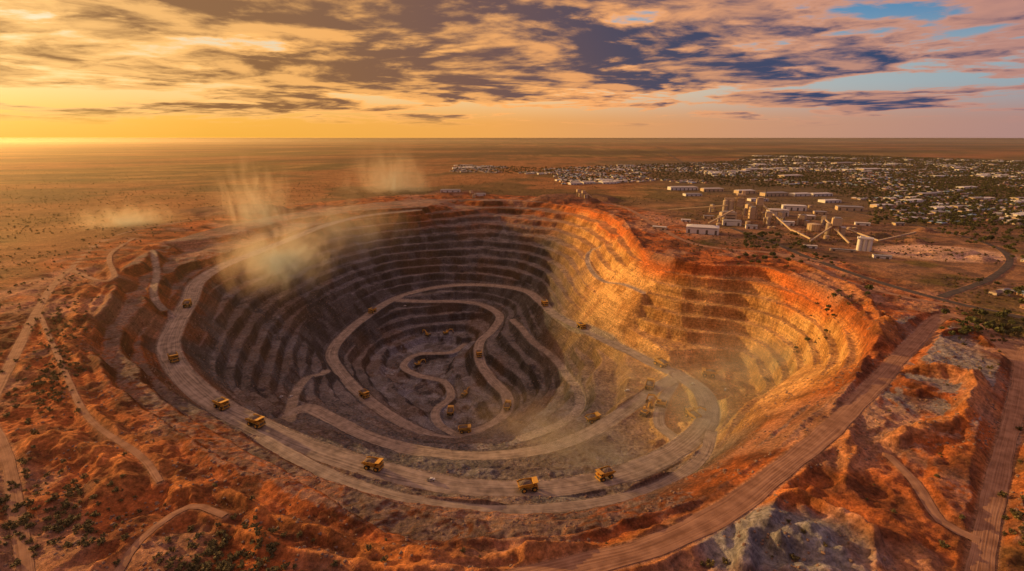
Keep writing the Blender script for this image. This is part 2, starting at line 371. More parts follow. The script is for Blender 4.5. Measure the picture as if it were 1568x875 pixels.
class MB:
    def __init__(s): s.v=[];s.f=[];s.m=[];s.mats=[]
    def mi(s,m):
        if m not in s.mats: s.mats.append(m)
        return s.mats.index(m)
    def add(s,vs,fs,m,M=None):
        o=len(s.v); k=s.mi(m)
        for v in vs:
            v=Vector(v); s.v.append(tuple(M@v) if M else tuple(v))
        for f_ in fs: s.f.append(tuple(o+i for i in f_)); s.m.append(k)
    def box(s,c,d,m,rot=None,taper=1):
        x,y,z=[a/2 for a in d]; t=taper
        vs=[(-x,-y,-z),(x,-y,-z),(x,y,-z),(-x,y,-z),(-x*t,-y*t,z),(x*t,-y*t,z),(x*t,y*t,z),(-x*t,y*t,z)]
        M=Matrix.Translation(c)@(rot.to_4x4() if rot else Matrix())
        s.add(vs,[(0,3,2,1),(4,5,6,7),(0,1,5,4),(1,2,6,5),(2,3,7,6),(3,0,4,7)],m,M)
    def cyl(s,c,r,h,m,axis='Z',n=16,r2=None):
        r2=r if r2 is None else r2; vs=[]
        for k,(rr,zz_) in enumerate(((r,-h/2),(r2,h/2))):
            for i in range(n):
                a=2*math.pi*i/n; p=(rr*math.cos(a),rr*math.sin(a),zz_)
                if axis=='Y': p=(p[0],p[2],p[1])
                if axis=='X': p=(p[2],p[0],p[1])
                vs.append(p)
        fs=[(i,(i+1)%n,n+(i+1)%n,n+i) for i in range(n)]+[tuple(range(n))[::-1],tuple(range(n,2*n))]
        s.add(vs,fs,m,Matrix.Translation(c))
    def beam(s,a,b,w,h,m):
        a=Vector(a);b=Vector(b);d=b-a;L_=d.length
        q=d.to_track_quat('X','Z'); s.box((a+b)/2,(L_,w,h),m,q.to_matrix())
    def mesh(s,name):
        me_=bpy.data.meshes.new(name); me_.from_pydata(s.v,[],s.f)
        for m in s.mats: me_.materials.append(m)
        me_.polygons.foreach_set("material_index",s.m); me_.update()
        bm=bmesh.new(); bm.from_mesh(me_); bmesh.ops.recalc_face_normals(bm,faces=bm.faces); bm.to_mesh(me_); bm.free()
        return me_
def put(name,mesh,loc,rz=0,sc=1,coll=None):
    o=bpy.data.objects.new(name,mesh); o.location=loc; o.rotation_euler=(0,0,rz); o.scale=(sc,)*3 if not isinstance(sc,tuple) else sc
    (coll or scene.collection).objects.link(o); return o
YEL=mat("dusty_yellow_paint",(.66,.35,.045),.55); BLK=mat("tyre_rubber",(.03,.028,.026),.9); STL=mat("worn_steel",(.14,.12,.10),.5,.5)
GLS=mat("dark_glass",(.03,.035,.04),.15); WHT=mat("white_cladding",(.70,.67,.62),.6,0,.12); CRM=mat("cream_cladding",(.56,.42,.26),.7)
RST=mat("rusty_steel",(.26,.155,.09),.7); CON=mat("weathered_concrete",(.42,.34,.26),.9)
def truck_mesh():
    b=MB()
    for y in(-1.4,1.4): b.box((0,y,2.3),(12.5,.5,1.0),YEL)
    for x,w in((4.0,1.0),(-3.4,1.0)):
        for y in ((-3.1,3.1) if x>0 else (-3.2,-2.0,2.0,3.2)):
            b.cyl((x,y,1.9),1.9,1.1,BLK,'Y',20); b.cyl((x,y+(.06 if y>0 else -.06),1.9),1.0,1.15,YEL,'Y',14)
    b.cyl((4,0,1.9),.35,6,STL,'Y',8); b.cyl((-3.4,0,1.9),.6,6,STL,'Y',8)
    b.box((5.2,0,2.9),(2.6,4.2,2.2),YEL); b.box((6.55,0,2.9),(.15,3.2,1.7),STL); b.box((6.4,0,1.6),(.9,6.4,.6),YEL)
    b.box((4.9,0,4.1),(3.0,7.0,.25),YEL)
    b.box((4.8,1.9,5.3),(2.0,2.2,2.2),YEL); b.box((5.82,1.9,5.5),(.08,1.9,1.1),GLS); b.box((4.9,3.02,5.5),(1.4,.08,1.0),GLS); b.box((4.9,1.9,6.5),(2.4,2.5,.18),YEL)
    b.box((5.2,-2.0,4.7),(1.6,1.8,1.0),YEL)
    for y in(-3.4,3.4):
        b.box((5,y,4.9),(2.8,.06,.08),STL)
        for x in(3.7,5,6.3): b.box((x,y,4.55),(.08,.08,.8),STL)
    b.beam((6.6,2.6,1.5),(6.5,2.6,4.1),.7,.12,STL)
    y=3.5
    def plate(pts,t=.2,m=YEL):
        n_=(Vector(pts[1])-Vector(pts[0])).cross(Vector(pts[2])-Vector(pts[0])).normalized()*t
        k=len(pts); vs=[tuple(Vector(p)) for p in pts]+[tuple(Vector(p)+n_) for p in pts]
        b.add(vs,[tuple(range(k)),tuple(range(2*k-1,k-1,-1))]+[(i,(i+1)%k,k+(i+1)%k,k+i) for i in range(k)],m)
    plate([(3.0,-y,3.6),(3.0,y,3.6),(-7.2,y,4.6),(-7.2,-y,4.6)])
    plate([(3.0,-y,3.6),(-7.2,-y,4.6),(-7.6,-y,5.4),(-5,-y,6.4),(3.2,-y,6.9)]); plate([(3.0,y,3.6),(3.2,y,6.9),(-5,y,6.4),(-7.6,y,5.4),(-7.2,y,4.6)])
    plate([(3.0,y,3.6),(3.0,-y,3.6),(3.4,-y,6.95),(3.4,y,6.95)])
    plate([(3.2,-y,6.95),(3.2,y,6.95),(6.7,y*.95,7.35),(6.7,-y*.95,7.35)])
    for x in(-5,-2.5,0,2.4):
        for s_ in(-1,1): b.box((x,s_*(y+.22),5.2),(.35,.3,2.6),YEL)
    vs=[];fs=[];nx,ny=9,7
    for i in range(nx):
        for j in range(ny):
            xx=-6.2+9*i/(nx-1); yy=-3.2+6.4*j/(ny-1); e=max(0,math.sin(math.pi*i/(nx-1))*math.sin(math.pi*j/(ny-1)))
            vs.append((xx,yy,5.3+1.9*e**.6+random.uniform(-.2,.2)*(e>0)))
    for i in range(nx-1):
        for j in range(ny-1): a=i*ny+j; fs.append((a,a+1,a+ny+1,a+ny))
    b.add(vs,fs,mat("blasted_ore",(.15,.11,.085),.95,0,.5,1.5))
    return b.mesh("haul_truck")
def excavator_mesh():
    b=MB()
    for s_ in(-1,1):
        b.box((0,s_*2.3,.75),(6.6,1.0,1.1),BLK); b.cyl((3.3,s_*2.3,.75),.55,1.0,BLK,'Y',12); b.cyl((-3.3,s_*2.3,.75),.55,1.0,BLK,'Y',12)
        b.box((0,s_*2.3,.75),(4.5,1.06,.4),STL)
    b.box((0,0,.9),(3,3.6,.7),STL); b.cyl((0,0,1.5),1.4,.6,STL)
    b.box((-.8,0,2.7),(6.4,4.2,1.9),YEL,None,.96); b.box((-4.1,0,2.6),(1.2,4.3,1.7),STL); b.box((-1.6,-.2,3.9),(3,2.6,.5),STL); b.cyl((-2.2,1.2,4.4),.18,1.2,STL)
    b.box((1.7,1.5,3.9),(1.9,1.5,2.2),YEL); b.box((2.68,1.5,4.1),(.06,1.3,1.4),GLS); b.box((1.7,2.28,4.1),(1.5,.06,1.2),GLS)
    b.beam((2,-.2,2.7),(5.4,-.2,7.0),.8,1.1,YEL); b.beam((5.1,-.2,6.9),(9.2,-.2,6.2),.7,.95,YEL); b.beam((9.1,-.2,6.9),(10.4,-.2,2.0),.55,.8,YEL)
    b.beam((2.4,-.2,3.2),(5.6,-.2,6.0),.3,.3,STL); b.beam((5.4,-.2,7.8),(8.9,-.2,7.3),.28,.28,STL)
    b.add([(10.2,-1.3,2.2),(10.2,.9,2.2),(11,.9,1.5),(11,-1.3,1.5),(9.2,-1.3,.2),(9.2,.9,.2),(10.5,.9,-.1),(10.5,-1.3,-.1),(8.8,-1.3,1.8),(8.8,.9,1.8)],[(0,1,2,3),(3,2,6,7),(7,6,5,4),(4,5,9,8),(0,3,7,4,8),(1,9,5,6,2)],STL)
    return b.mesh("excavator")
def lightveh_mesh():
    b=MB()
    b.box((0,0,.85),(5.2,1.9,.6),WHT,None,.97); b.box((.3,0,1.5),(2.0,1.7,.75),WHT,None,.8); b.box((.3,0,1.5),(1.7,1.74,.45),GLS,None,.85)
    b.box((-1.7,0,1.25),(1.7,1.8,.3),STL)
    for x in(-1.6,1.6):
        for y in(-.9,.9): b.cyl((x,y,.42),.42,.28,BLK,'Y',12)
    return b.mesh("pickup_truck")
TM,EM,LM=truck_mesh(),excavator_mesh(),lightveh_mesh()
allroad=np.vstack([h[2] for h in HAUL]); tang=np.vstack([np.gradient(h[2][:,:2],axis=0) for h in HAUL])
def place(name,mesh,u,v,rz=None,sc=1.15,off=0):
    x,y,z=hit(u,v)
    if rz is None:
        k=np.argmin(np.hypot(allroad[:,0]-x,allroad[:,1]-y)); t=tang[k]; rz=math.atan2(t[1],t[0])
        if name=="haul_truck" and abs(np.hypot(allroad[k,0]-x,allroad[k,1]-y))<25:
            x,y=allroad[k,0]*.8+x*.2,allroad[k,1]*.8+y*.2
    return put(name,mesh,(x,y,hz(x,y)+.35),rz+off,sc)
for (u,v,o_,s_) in[(302,472,math.pi,1.3),(274,551,0,1.25),(341,624,0,1.25),(391,652,0,1.25),(575,716,0,1.2),(810,748,0,1.2),(920,728,math.pi,1.2),(775,627,math.pi,1.5),(735,546,0,1.5),(832,468,math.pi,1.6),(1020,557,0,1.5),(575,480,0,1.6),(560,606,0,1.5),(690,634,0,1.5),(890,503,math.pi,1.4)]:
    place("haul_truck",TM,u,v,None,s_,o_)
place("haul_truck",TM,1085,577,2.9,1.4); place("haul_truck",TM,908,646,.4,1.3); place("haul_truck",TM,1060,642,2.0,1.3); place("haul_truck",TM,712,662,.1,1.5); place("haul_truck",TM,995,595,1.2,1.4)
for u,v,r in[(988,636,.9),(1012,622,2.7),(1058,634,-.6),(712,606,1.0),(683,512,.2),(655,515,2.5),(640,560,.5)]: place("excavator",EM,u,v,r,1.7)
for u,v,r in[(430,610,.9),(445,609,1.2),(620,470,.2),(960,600,.3),(660,737,.1),(1110,600,1),(1060,590,.4),(600,575,.4)]: place("pickup_truck",LM,u,v,r,1.3)
def foliage_mat(name,c):
    m=bpy.data.materials.new(name); m.use_nodes=True; nt=m.node_tree; b=nt.nodes["Principled BSDF"]; L=nt.links.new
    oi=N(nt,"ShaderNodeObjectInfo"); ge=N(nt,"ShaderNodeNewGeometry"); no=N(nt,"ShaderNodeTexNoise"); no.inputs["Scale"].default_value=.6; L(ge.outputs["Position"],no.inputs["Vector"])
    ad=N(nt,"ShaderNodeMath",operation='ADD'); L(oi.outputs["Random"],ad.inputs[0]); L(no.outputs["Fac"],ad.inputs[1])
    hm=N(nt,"ShaderNodeMath",operation='MULTIPLY'); hm.inputs[1].default_value=.5; L(ad.outputs[0],hm.inputs[0])
    mx=N(nt,"ShaderNodeMixRGB"); L(hm.outputs[0],mx.inputs[0]); mx.inputs[1].default_value=(*[k*.55 for k in c],1); mx.inputs[2].default_value=(c[0]*1.7,c[1]*1.5,c[2]*1.2,1)
    L(mx.outputs[0],b.inputs["Base Color"]); b.inputs["Roughness"].default_value=.8
    return m
FO=foliage_mat("eucalypt_foliage",(.09,.10,.03)); FS=foliage_mat("saltbush_foliage",(.11,.095,.035)); BK=mat("bark",(.2,.14,.09),.9)
def tree_proto(name,h,r,nleaf,fm,trunk=True,sz=.9):
    b=MB(); rd=random.Random(name)
    if trunk:
        b.cyl((0,0,h*.25),h*.035,h*.5,BK,'Z',6,h*.022)
        tips=[]
        for k in range(6):
            a=k*1.05+rd.random()*.6; e=(math.cos(a)*r*.6,math.sin(a)*r*.6,h*(.6+.25*rd.random())); b.beam((0,0,h*.42),e,h*.018,h*.018,BK); tips.append(e)
        tips+= [(0,0,h*.82),(r*.3,-r*.2,h*.9)]
    else:
        tips=[(rd.uniform(-.6,.6)*r,rd.uniform(-.6,.6)*r,h*rd.uniform(.3,.75)) for _ in range(6)]
    for k in range(nleaf):
        c=tips[k%len(tips)]; rr=r*.45
        while True:
            p=Vector((rd.uniform(-1,1),rd.uniform(-1,1),rd.uniform(-.8,.8)))
            if p.length<1: break
        p=Vector(c)+p*rr*(1 if trunk else .8); s_=sz*rd.uniform(.5,1.2)*(h/8)
        M=Matrix.Translation(p)@Matrix.Rotation(rd.random()*6.3,4,'Z')@Matrix.Rotation(rd.random()*3.1,4,'X')
        b.add([(-s_,-s_*.6,0),(s_*.8,-s_*.5,.1),(s_,s_*.6,0),(-s_*.5,s_*.8,.1)],[(0,1,2,3)],fm,M)
    return b.mesh(name)
def protocoll(name,meshes):
    c=bpy.data.collections.new(name)
    for m in meshes: put(m.name,m,(0,0,0),coll=c)
    return c
CT=protocoll("tree_kinds",[tree_proto("gum_tree_a",9,4,260,FO),tree_proto("gum_tree_b",11,4.5,280,FO),tree_proto("gum_tree_c",7,4,220,FO)])
CB=protocoll("bush_kinds",[tree_proto("saltbush_a",2.2,2.0,110,FS,False,1.3),tree_proto("saltbush_b",2.8,2.4,120,FS,False,1.3)])
RKM=mat("broken_rock",(.22,.135,.095),.95,0,.5,.8)
def rock(name,s0):
    bm=bmesh.new(); bmesh.ops.create_icosphere(bm,subdivisions=1,radius=1); rd=random.Random(s0)
    for v in bm.verts: v.co*=rd.uniform(.6,1.15); v.co.z*=.7
    m=bpy.data.meshes.new(name); bm.to_mesh(m); bm.free(); m.materials.append(RKM); return m
CR=protocoll("rock_kinds",[rock("boulder_a",1),rock("boulder_b",2),rock("boulder_c",3)])
def scatter(name,pts,coll,smin,smax):
    m=bpy.data.meshes.new(name); m.vertices.add(len(pts)); m.vertices.foreach_set("co",np.array(pts,np.float32).ravel()); m.update()
    o=bpy.data.objects.new(name,m); scene.collection.objects.link(o)
    ng=bpy.data.node_groups.new(name+"_scatter",'GeometryNodeTree')
    ng.interface.new_socket("Geometry",in_out='INPUT',socket_type='NodeSocketGeometry'); ng.interface.new_socket("Geometry",in_out='OUTPUT',socket_type='NodeSocketGeometry')
    gi=ng.nodes.new("NodeGroupInput"); go=ng.nodes.new("NodeGroupOutput"); ip=ng.nodes.new("GeometryNodeInstanceOnPoints")
    ci=ng.nodes.new("GeometryNodeCollectionInfo"); ci.inputs[0].default_value=coll; ci.inputs[1].default_value=True; ci.inputs[2].default_value=True
    ip.inputs["Pick Instance"].default_value=True
    rs=ng.nodes.new("FunctionNodeRandomValue"); rs.data_type='FLOAT'
    fi=[i for i in rs.inputs if i.enabled]; fi[0].default_value=smin; fi[1].default_value=smax
    rr=ng.nodes.new("FunctionNodeRandomValue"); rr.data_type='FLOAT_VECTOR'
    fi=[i for i in rr.inputs if i.enabled]; fi[0].default_value=(0,0,0); fi[1].default_value=(.1,.1,6.28)
    ri=ng.nodes.new("FunctionNodeRandomValue"); ri.data_type='INT'
    fi=[i for i in ri.inputs if i.enabled]; fi[0].default_value=0; fi[1].default_value=50
    en=lambda n_: [x for x in n_.outputs if x.enabled][0]
    l=ng.links.new
    l(gi.outputs[0],ip.inputs["Points"]); l(ci.outputs[0],ip.inputs["Instance"]); l(en(ri),ip.inputs["Instance Index"]); l(en(rs),ip.inputs["Scale"]); l(en(rr),ip.inputs["Rotation"]); l(ip.outputs[0],go.inputs[0])
    md=o.modifiers.new("scatter",'NODES'); md.node_group=ng; return o
# ---------------- town ----------------
TPOLY=np.array(GP([(690,264),(700,253),(840,258),(1120,248),(1180,233),(1568,235),(1900,240),(1900,480),(1568,408),(1480,372),(1380,338),(1330,312),(1250,290),(1130,287),(1010,278),(860,285),(845,268)]))
TOWN2=np.array(GP([(1465,440),(1500,425),(1700,440),(1700,500),(1560,475)]))
def roofm(n_,c): return mat(n_,c,.5,0,.15,.1)
ROOFS=[roofm("tin_roof_pale",(.60,.55,.49)),roofm("tin_roof_grey",(.28,.27,.27)),roofm("tile_roof_red",(.30,.13,.08)),roofm("tin_roof_green",(.18,.27,.22)),roofm("tin_roof_blue",(.24,.37,.47)),roofm("tile_roof_brown",(.20,.13,.09))]
WALLS=[mat("brick_wall",(.38,.23,.14),.9),mat("render_wall",(.56,.46,.35),.9)]
def gable(b,L_,W_,h,rh,wall,roof,ov=.6,c=(0,0)):
    cx_,cy_=c
    b.box((cx_,cy_,h/2),(L_,W_,h),wall)
    x=L_/2+ov;y=W_/2+ov;hx=min(W_/2,L_/2)*.8 if rh>1.6 else 0
    vs=[(-x,-y,h),(x,-y,h),(x,y,h),(-x,y,h),(-x+hx,0,h+rh),(x-hx,0,h+rh)]
    vs=[(a+cx_,d+cy_,e+.02) for a,d,e in vs]
    b.add(vs,[(0,1,5,4),(1,2,5),(2,3,4,5),(3,0,4),(3,2,1,0)],roof)
houses=[]
for i in range(8):
    b=MB(); w=WALLS[i%2]; r=ROOFS[[0,1,2,3,4,5,1,5][i]]
    gable(b,17,9,3.6,2.3,w,r); gable(b,7,7,3.5,1.9,w,r,.6,(4.5,-6.5))
    for x in(-6,-2.5,5.5): b.box((x,4.52,1.9),(1.8,.1,1.2),GLS)
    for x in(-6,-2): b.box((x,-4.52,1.9),(1.8,.1,1.2),GLS)
    b.box((.2,-4.52,1.1),(1,.1,2.1),STL)
    houses.append(b.mesh("house"))
wares=[]
for i,(L_,W_) in enumerate([(60,28),(45,30),(80,34)]):
    b=MB(); gable(b,L_,W_,9,1.5,[WHT,CRM,WHT][i],[ROOFS[0],ROOFS[1],WHT][i],.4)
    for k in range(4): b.box((-L_/2+8+k*(L_-16)/3,-W_/2-.04,2.6),(5,.12,5.2),STL)
    for k in range(5): b.box((-L_/2+6+k*(L_-12)/4,0,10.8),(2,1.6,.9),STL)
    wares.append(b.mesh("warehouse"))
ang=.32; ca_,sa_=math.cos(ang),math.sin(ang)
cand=[]; treep=[]
for a in range(-75,200):
    if a%7==0: continue
    for b_ in range(-14,130):
        ux=a*23.5; uy=b_*31.0 + (5 if b_%2 else -5)
        x=ux*ca_-uy*sa_+500; y=ux*sa_+uy*ca_+1000
        cand.append((x+random.uniform(-3,3),y+random.uniform(-3,3),b_%2))
cand=np.array(cand)
m1=inside(TPOLY,cand[:,0],cand[:,1])|inside(TOWN2,cand[:,0],cand[:,1])
cand=cand[m1&(cand[:,0]<4600)&(cand[:,0]<cand[:,1]*1.25)]
dn=fbm(cand[:,0],cand[:,1],400,3,31)
dist=np.hypot(cand[:,0],cand[:,1])
kp=(rng.random(len(cand))<np.clip(.9-(dist-1500)/6500,.33,.8))&(dn>.36)
roadxy=np.vstack([p[2][:,:2] for p in PAINT])
def clear(x,y,d): return np.min(np.hypot(roadxy[:,0]-x,roadxy[:,1]-y))>d
hc=0
order=np.argsort(dist)
for q_ in order:
    x,y,o_=cand[q_]; k=kp[q_]; dd=dn[q_]
    if k and hc<4800 and clear(x,y,20):
        if random.random()<.035+(.4 if dd>.61 else 0) :
            put("warehouse",random.choice(wares),(x,y,hz(x,y)-.2),ang,random.uniform(.6,1.0))
        else: put("house",random.choice(houses),(x,y,hz(x,y)-.2),ang+(math.pi if o_ else 0)+random.choice([0,0,0,math.pi/2]),random.uniform(.95,1.2))
        hc+=1
    for _ in range(3):
        if random.random()<(.62 if x>900 else .35): treep.append((x+random.uniform(-12,12),y+random.uniform(-15,15)))
for (u0,u1,v0,v1,n_) in[(1380,1568,255,300,900),(1140,1230,360,385,60),(1330,1568,300,345,600),(1440,1568,480,520,30),(1100,1300,395,410,20),(1230,1330,450,470,10)]:
    for _ in range(n_):
        x,y,_z=G(random.uniform(u0,u1),random.uniform(v0,v1)); treep.append((x,y))
tp=[(x,y,hz(x,y)-.2) for x,y in treep]
scatter("tree_mass",tp,CT,.6,1.1)
bx=[]
for (u0,u1,v0,v1,n_) in[(60,170,740,840,90),(240,420,820,900,170),(0,60,700,860,60),(20,120,540,640,140),(60,130,420,560,160),(1540,1600,700,870,60),(1480,1560,490,530,60),(1230,1340,440,475,50),(1100,1180,360,385,60)]:
    for _ in range(n_):
        x,y,_z=G(random.gauss((u0+u1)/2,(u1-u0)/3.2),random.gauss((v0+v1)/2,(v1-v0)/3.2)); bx.append((x,y,hz(x,y)-.15))
N_=60000
r_=np.exp(rng.uniform(math.log(180),math.log(6500),N_)); th=rng.uniform(-1.05,1.05,N_)
px_=r_*np.sin(th); py_=r_*np.cos(th)
dens=fbm(px_,py_,130,4,41)
ii=np.clip(np.searchsorted(xs,px_)-1,0,NX-1); jj=np.clip(np.searchsorted(ys,py_)-1,0,NY-1)
ok=(pit[jj,ii]<.02)&(ROAD[jj,ii]<.05)&(band[jj,ii]*.9<rng.random(N_))&(dens>.43)&(sl[jj,ii]<.6)&~((py_<560)&(rng.random(N_)<.75))
for x,y in zip(px_[ok],py_[ok]): bx.append((x,y,hz(x,y)-.15))
scatter("scrub_bushes",bx,CB,.35,1.2)
N_=30000; px_=rng.uniform(-480,520,N_); py_=rng.uniform(190,1100,N_)
ii=np.clip(np.searchsorted(xs,px_)-1,0,NX-1); jj=np.clip(np.searchsorted(ys,py_)-1,0,NY-1)
ok=(ROAD[jj,ii]<.02)&(fbm(px_,py_,30,3,61)>.48)&(np.clip(pit[jj,ii]+band[jj,ii],0,1)>.5)
scatter("loose_rocks",[(x,y,hz(x,y)) for x,y in zip(px_[ok],py_[ok])],CR,.25,1.4)
# ---------------- processing plant ----------------
def at(u,v): 
    x,y,_=G(u,v); return x,y,hz(x,y)
def shed(u,v,L_,W_,h,rz,wall,roof,name="industrial_shed"):
    b=MB(); gable(b,L_,W_,h,W_*.09,wall,roof,.5)
    for k in range(max(2,int(L_/15))): b.box((-L_/2+6+k*(L_-12)/max(1,int(L_/15)-1),-W_/2-.05,h*.33),(4.5,.14,h*.62),STL)
    for k in range(int(L_/9)): b.box((-L_/2+4+k*9,0,h+W_*.09),(1.6,1.2,1.0),STL)
    b.box((0,-W_/2-.08,h*.85),(L_*.9,.1,.8),GLS)
    x,y,z=at(u,v); put(name,b.mesh(name),(x,y,z-.4),rz)
shed(1075,357,66,36,15,-.35,WHT,WHT); shed(1045,291,110,34,12,.1,WHT,ROOFS[0]); shed(1090,293,80,30,11,.1,CRM,ROOFS[0])
for a in[(1140,296,70,30,11,.2),(1185,300,90,34,12,.2),(1215,322,60,26,14,-.3),(1120,345,40,22,12,-.3),(1300,322,65,28,11,-.3),(1190,330,50,26,16,-.3),(1010,352,30,14,7,-.5),(1255,300,80,30,9,.2),(1350,395,26,12,5,-.4),(1290,385,40,6,4,-.4),(690,298,70,24,9,0),(735,300,40,20,8,.1),(1330,262,140,50,13,.3),(1210,272,120,44,12,.3),(1290,252,170,50,14,.3),(1150,262,110,40,12,.3),
 (1225,300,70,30,9,.2),(1160,308,60,24,8,.1),(1060,300,60,26,8,.1),(1235,335,36,20,9,-.3),(1255,328,30,18,8,-.3),(1205,345,28,16,9,-.3),(1150,350,24,14,8,-.3),(1320,345,30,14,6,-.4),(1270,310,60,30,8,.2),(1375,345,24,12,6,.1),(1240,380,22,10,5,-.3),(1050,340,22,12,6,-.3),(1085,335,26,14,8,-.3),(1350,318,60,24,9,.2),(1395,330,40,20,7,.2),(1420,300,90,34,10,.3),(1480,290,80,30,10,.3)]:
    shed(*a,random.choice([WHT,CRM]),random.choice([WHT,ROOFS[0],ROOFS[1]]))
def lattice(b,x,y,w,h,m,nl=6):
    cs=[(x-w/2,y-w/2),(x+w/2,y-w/2),(x+w/2,y+w/2),(x-w/2,y+w/2)]
    for c in cs: b.box((c[0],c[1],h/2),(.9,.9,h),m)
    for k in range(nl):
        z0=h*k/nl;z1=h*(k+1)/nl
        for i in range(4):
            p,q_=cs[i],cs[(i+1)%4]; b.beam((*p,z0),(*q_,z1),.4,.4,m); b.beam((*p,z1),(*q_,z1),.5,.5,m)
b=MB()
lattice(b,0,0,14,52,RST,7); b.box((0,0,38),(12.5,12.5,17),CRM); b.box((0,0,53.5),(15.5,15.5,3),CRM); b.box((5,2,58),(6,6,6),CRM)
for dx in(-16,-27): b.cyl((dx,4,20),5.4,40,CON,'Z',24); b.cyl((dx,4,41.2),5.5,2.4,CRM,'Z',24,2)
b.box((-21,4,44),(18,4,3.4),CRM); b.beam((-12,4,45),(0,0,48),2.6,2.6,CRM)
b.box((-20,-10,9),(30,14,18),CRM); b.box((-20,-10,19),(22,9,2.4),ROOFS[0])
for z_ in(6,12): b.box((-20,-17.06,z_),(24,.12,1.6),GLS)
x,y,z=at(1130,338); put("processing_tower",b.mesh("processing_tower"),(x,y,z-.3),-.3,1.2)
b=MB(); lattice(b,0,0,12,44,RST,6); b.box((0,0,36),(13,13,12),CRM); b.box((0,0,43.5),(9,9,4),CRM); b.cyl((9,0,52),.9,24,STL,'Z',10); b.box((-10,4,12),(14,20,24),CRM); b.box((-10,4,25),(10,14,2.5),ROOFS[1])
for z_ in(6,13,20): b.box((-17.06,4,z_),(.12,15,1.5),GLS)
x,y,z=at(1160,336); put("screening_tower",b.mesh("screening_tower"),(x,y,z-.3),-.3,1.2)
def conveyor(a,b2,za,zb_,name="conveyor_gallery"):
    xa,ya,ga=at(*a); xb,yb,gb=at(*b2); A_=Vector((xa,ya,ga+za)); B_=Vector((xb,yb,gb+zb_)); o=(A_+B_)/2
    b=MB(); b.beam(A_-o,B_-o,2.6,2.2,CRM); b.beam(A_-o+Vector((0,0,-1.6)),B_-o+Vector((0,0,-1.6)),2.2,.4,RST)
    n_=max(2,int((B_-A_).length/22))
    for k in range(n_+1):
        p=A_.lerp(B_,(k+.3)/(n_+.6))-o; g=hz(p.x+o.x,p.y+o.y)-o.z
        if p.z-g>3:
            dv=(B_-A_).normalized()
            for s_ in(-1,1): b.beam((p.x-dv.y*s_*3,p.y+dv.x*s_*3,g-.5),(p.x-dv.y*s_,p.y+dv.x*s_,p.z-1.2),.45,.45,RST)
    put(name,b.mesh(name),o)
conveyor((1022,330),(1112,338),14,38); conveyor((1165,334),(1212,358),34,6); conveyor((1133,336),(1158,334),42,38); conveyor((1212,358),(1240,372),8,8); conveyor((1262,352),(1300,375),22,3); conveyor((1240,372),(1282,356),3,24); conveyor((1165,338),(1205,330),20,14); conveyor((1282,356),(1345,372),14,4); conveyor((1085,345),(1120,341),5,30); conveyor((1345,372),(1400,366),4,14)
b=MB(); b.cyl((0,0,8),13,16,CRM,'Z',32); b.cyl((0,0,17),13.3,2.4,CRM,'Z',32,1.5); 
for k in range(16):
    a=k*math.pi/8; b.box((13.1*math.cos(a),13.1*math.sin(a),8),(.5,.5,16),RST)
x,y,z=at(1245,354); put("storage_tank",b.mesh("storage_tank"),(x,y,z-.2))
for u,v,s_ in[(1228,362,.35),(1222,358,.35),(1265,366,.4),(1178,350,.3),(1185,350,.3),(1100,346,.4),(1145,344,.45),(1300,352,.35),(1308,352,.35),(1200,318,.5),(1210,318,.5),(1240,318,.4)]: 
    x,y,z=at(u,v); put("storage_tank",bpy.data.meshes["storage_tank"],(x,y,z-.2),.3,s_)
b=MB(); lattice(b,0,0,11,26,RST,4); b.box((0,0,21),(13,12,11),CRM); b.box((0,0,27.2),(9,9,1.6),ROOFS[1]); b.cyl((-10,0,9),4,18,CON,'Z',20); b.box((9,3,6),(9,10,12),CRM); b.box((9,3,12.6),(9.6,10.6,.6),ROOFS[0])
CRM_=b.mesh("crusher_building")
for u,v,r,s_ in[(1278,360,-.4,1.35),(1195,342,.5,1),(1228,345,-.9,.9),(1105,340,.3,.9),(1175,344,1.2,1.1),(1145,330,.1,1.1),(1090,325,.6,.8),(1260,345,.9,.8)]:
    x,y,z=at(u,v); put("crusher_building",CRM_,(x,y,z-.3),r,s_)
b=MB()
for i in range(3):
    for j in range(2): b.cyl((-9+i*9,-4.5+j*9,13),4.45,26,WHT,'Z',24)
b.box((0,0,27.5),(29,19,3),WHT); b.box((0,0,12),(24,6,23),WHT); b.box((-6,0,30.5),(8,8,3.2),WHT); b.box((0,0,.6),(31,21,1.2),CON)
x,y,z=at(1322,384); put("silo_block",b.mesh("silo_block"),(x,y,z-.3),-.5,.85)
b=MB(); lattice(b,0,0,9,24,RST,4); b.box((0,0,20),(10,10,8),CRM); b.box((8,0,6),(10,9,12),CRM); b.beam((5,0,20),(30,0,2),2.5,2.4,CRM)
SPM=b.mesh("screening_plant")
for u,v in[(885,308),(893,310),(722,302)]:
    x,y,z=at(u,v); put("screening_plant",SPM,(x,y,z-.3),.2)
# ---------------- sun / sky ----------------
AZ=math.radians(-60); EL=math.radians(12.5)
sd=Vector((math.sin(AZ)*math.cos(EL),math.cos(AZ)*math.cos(EL),math.sin(EL)))
li=bpy.data.lights.new("sun",'SUN'); li.energy=5; li.angle=math.radians(.5); li.color=(1,.57,.19)
so=bpy.data.objects.new("sun",li); scene.collection.objects.link(so); so.rotation_euler=sd.to_track_quat('Z','Y').to_euler(); so.location=(0,0,400)
w=bpy.data.worlds.new("World"); scene.world=w; w.use_nodes=True; nt=w.node_tree; nt.nodes.clear(); L=nt.links.new
out_=N(nt,"ShaderNodeOutputWorld"); bg=N(nt,"ShaderNodeBackground"); bg.inputs[1].default_value=.1; L(bg.outputs[0],out_.inputs[0])
sky=N(nt,"ShaderNodeTexSky",sky_type='NISHITA'); sky.sun_disc=False; sky.sun_elevation=EL; sky.sun_rotation=AZ; sky.dust_density=3
tc=N(nt,"ShaderNodeTexCoord"); D=tc.outputs["Generated"]
